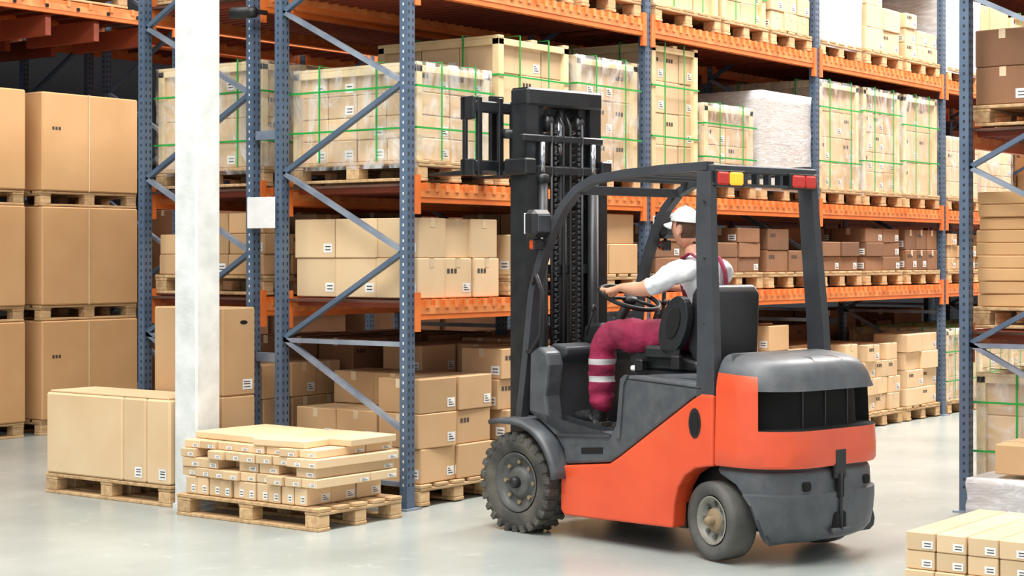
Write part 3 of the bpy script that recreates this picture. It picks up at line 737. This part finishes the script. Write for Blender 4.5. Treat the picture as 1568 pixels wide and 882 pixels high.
for sg in(1,-1):
    for i,(du,ln) in enumerate(((.052,.9),(.030,1.05),(.008,1.0),(-.014,.8))):
        u=1.05+du; q={'a':(u-.03,.212*sg,1.412,.0115),'b':(u,.215*sg,1.418,.0105),'c':(u+.006,.192*sg,1.418-.002*i,.0098),'d':(u+.006,.166*sg,1.403,.009),'e':(u+.004,.156*sg,1.403-.026*ln,.008)}
        skin(b,q,[('a','b'),('b','c'),('c','d'),('d','e')],['skin']*4,0,2)
    q={'a':(.99,.198*sg,1.405,.014),'b':(1.02,.175*sg,1.395,.0125),'c':(1.05,.160*sg,1.385,.0105),'d':(1.072,.156*sg,1.368,.009)}
    skin(b,q,[('a','b'),('b','c'),('c','d')],['skin']*3,0,2)
b.obj('body',DR,recalc=False)
b=MB()
for sg in(1,-1):
    q={'a':(1.06,.255*sg,.77,.050),'b':(1.055,.255*sg,.70,.052),'c':(1.075,.256*sg,.675,.050),'d':(1.16,.262*sg,.672,.048),'e':(1.265,.27*sg,.662,.040)}
    skin(b,q,[('a','b'),('b','c'),('c','d'),('d','e')],['boot']*4,1,2)
    b.prism([(1.01,.628),(1.30,.628),(1.31,.645),(1.25,.65),(1.01,.652)],.22*sg,.305*sg,'sole')
    for i in range(4): b.tube([(1.13+i*.022,.24*sg,.705-i*.006),(1.135+i*.022,.262*sg,.714-i*.006),(1.13+i*.022,.285*sg,.705-i*.006)],.004,'sole',5)
b.obj('boots',DR,recalc=False)
b=MB()
for sg in(1,-1):
    P=[(.405,.05*sg,1.26),(.385,.055*sg,1.34),(.378,.065*sg,1.43),(.408,.08*sg,1.53),(.455,.09*sg,1.60),(.515,.095*sg,1.63),(.58,.09*sg,1.60),(.62,.08*sg,1.53),(.645,.07*sg,1.45)]
    vs=[]
    for i,p in enumerate(P):
        t=(Vector(P[min(i+1,8)])-Vector(P[max(i-1,0)])).normalized(); nrm=Vector((0,1,0)).cross(t)
        for dv,dn in((-.017,0),(.017,0),(.017,.006),(-.017,.006)):
            vs.append(Vector(p)+Vector((0,dv,0))+nrm*dn)
    fs=[(i*4+e,i*4+(e+1)%4,i*4+4+(e+1)%4,i*4+4+e) for i in range(8) for e in range(4)]
    b.add(vs,fs,'mag',True)
b.obj('overall_straps',DR)
# head
b=MB(); HC=Vector((.632,0,1.772)); NU,NV=40,28; vs=[];fs=[];ms=[]
def headpt(th,ph):
    d=Vector((math.sin(ph)*math.cos(th),math.sin(ph)*math.sin(th),math.cos(ph)))
    x,y,z=d.x*.090,d.y*.070,d.z*.112
    if d.z<0:
        y*=1+.28*d.z; 
        if d.x<0: x*=1+.55*d.z
        else: x*=1+.05*d.z
    if d.x>.5:
        g=math.exp(-(d.y/.16)**2)
        x+=.026*g*math.exp(-((d.z+.16)/.13)**2)
        x+=.006*math.exp(-(d.y/.3)**2)*math.exp(-((d.z+.52)/.09)**2)
        x+=.010*math.exp(-(d.y/.35)**2)*math.exp(-((d.z+.82)/.14)**2)
        x-=.010*math.exp(-((abs(d.y)-.36)/.16)**2)*math.exp(-((d.z-.05)/.13)**2)
        x+=.005*math.exp(-((d.z-.24)/.09)**2)
    return Vector((x,y,z)),d
for j in range(NV+1):
    for i in range(NU):
        p,d=headpt(2*math.pi*i/NU,math.pi*j/NV); vs.append(HC+p)
for j in range(NV):
    for i in range(NU):
        k=(i+1)%NU; fs.append((j*NU+i,j*NU+k,(j+1)*NU+k,(j+1)*NU+i))
        _,d=headpt(2*math.pi*(i+.5)/NU,math.pi*(j+.5)/NV)
        hair=(d.x<-.12 and d.z>-.52) or (d.z>.35) or (d.x<.18 and d.z>.02)
        m='hair' if hair else 'skin'
        if d.x>.8 and abs(d.y)<.24 and -.56<d.z<-.46: m='lip'
        ms.append(m)
b.add(vs,fs,ms,True)
for sg in(1,-1):
    q=HC+Vector((.074,.030*sg,.006)); b.lathe(q,(1,.25*sg,0),[(0,-.012),(.012,-.006),(.014,0),(.009,.008),(0,.011)],['white','white','white','iris'],12)
    b.sweep([HC+Vector((.086,.016*sg,.027)),HC+Vector((.083,.034*sg,.031)),HC+Vector((.071,.048*sg,.026))],[(-.003,-.003),(.003,-.003),(.003,.003),(-.003,.003)],'hair')
    e=[];n=12
    for i in range(n):
        a=2*math.pi*i/n; e.append((HC.x-.012+.018*math.cos(a)-.006*math.sin(a),HC.z-.012+.030*math.sin(a)))
    b.prism(e,sg*.064,sg*.079,'skin')
b.obj('head',DR,bevel=0)
b=MB(); vs=[];fs=[]
for j in range(0,11):
    for i in range(NU):
        th=2*math.pi*i/NU; ph=math.pi*.5*j/10*.86
        d=Vector((math.sin(ph)*math.cos(th),math.sin(ph)*math.sin(th),math.cos(ph)))
        tilt=.010*d.x
        vs.append(HC+Vector((d.x*.100-.002,d.y*.080,.012+d.z*.112+tilt)))
for j in range(10):
    for i in range(NU): k=(i+1)%NU; fs.append((j*NU+i,j*NU+k,(j+1)*NU+k,(j+1)*NU+i))
b.add(vs,fs,'white',True)
br=[];N=14
for i in range(N+1):
    a=math.radians(-62+124*i/N); br.append((a))
vs=[]
for a in br:
    x0_,y0_=.090*math.cos(a),.077*math.sin(a); x1_,y1_=.090*math.cos(a)+.072*max(0,math.cos(a*1.35)),.081*math.sin(a)
    for (x,y,dz) in((x0_,y0_,.038),(x1_,y1_,.026-6*y1_*y1_),(x1_,y1_,.020-6*y1_*y1_),(x0_,y0_,.030)): vs.append(HC+Vector((x,y,dz)))
fs=[(i*4+e,i*4+(e+1)%4,i*4+4+(e+1)%4,i*4+4+e) for i in range(N) for e in range(4)]
b.add(vs,fs,'white',True)
b.lathe(HC+Vector((0,0,.124)),(0,0,1),[(.008,0),(.006,.005),(0,.006)],'white',8)
b.obj('cap',DR)
# ---------------------------------------------------------------- lights
w=bpy.data.worlds.new('world'); sc.world=w; w.use_nodes=True
w.node_tree.nodes['Background'].inputs[0].default_value=(.97,.98,1,1); w.node_tree.nodes['Background'].inputs[1].default_value=.95
def area(name,loc,sx,sy,power,rot=(0,0,0),col=(1,.97,.93)):
    l=bpy.data.lights.new(name,'AREA'); l.shape='RECTANGLE'; l.size=sx; l.size_y=sy; l.energy=power; l.color=col
    o=bpy.data.objects.new(name,l); sc.collection.objects.link(o); o.location=loc; o.rotation_euler=rot; return o
area('aisle_light',(9,5.3,8.0),10,1.6,1050); area('aisle_light',(20,5.6,8.0),12,1.8,1900); area('aisle_light',(33,5.6,8.0),12,3,2400)
area('aisle_light',(2.5,4.5,8.0),5,8,850); area('aisle_light',(8,11.2,8.0),14,1.4,650); area('aisle_light',(22,11.2,8.0),14,1.4,300)
area('aisle_light',(20,0,8.0),20,2,700)
# ---------------------------------------------------------------- camera
cd=bpy.data.cameras.new('camera'); cam=bpy.data.objects.new('camera',cd); sc.collection.objects.link(cam); sc.camera=cam
cd.sensor_width=36; cd.lens=36*2700/1568; cd.shift_y=-46/1568; cd.clip_end=200
th=math.atan2(2019,2700)
cam.location=(0,0,1.6); cam.rotation_euler=(math.pi/2,0,-math.pi/2+th)
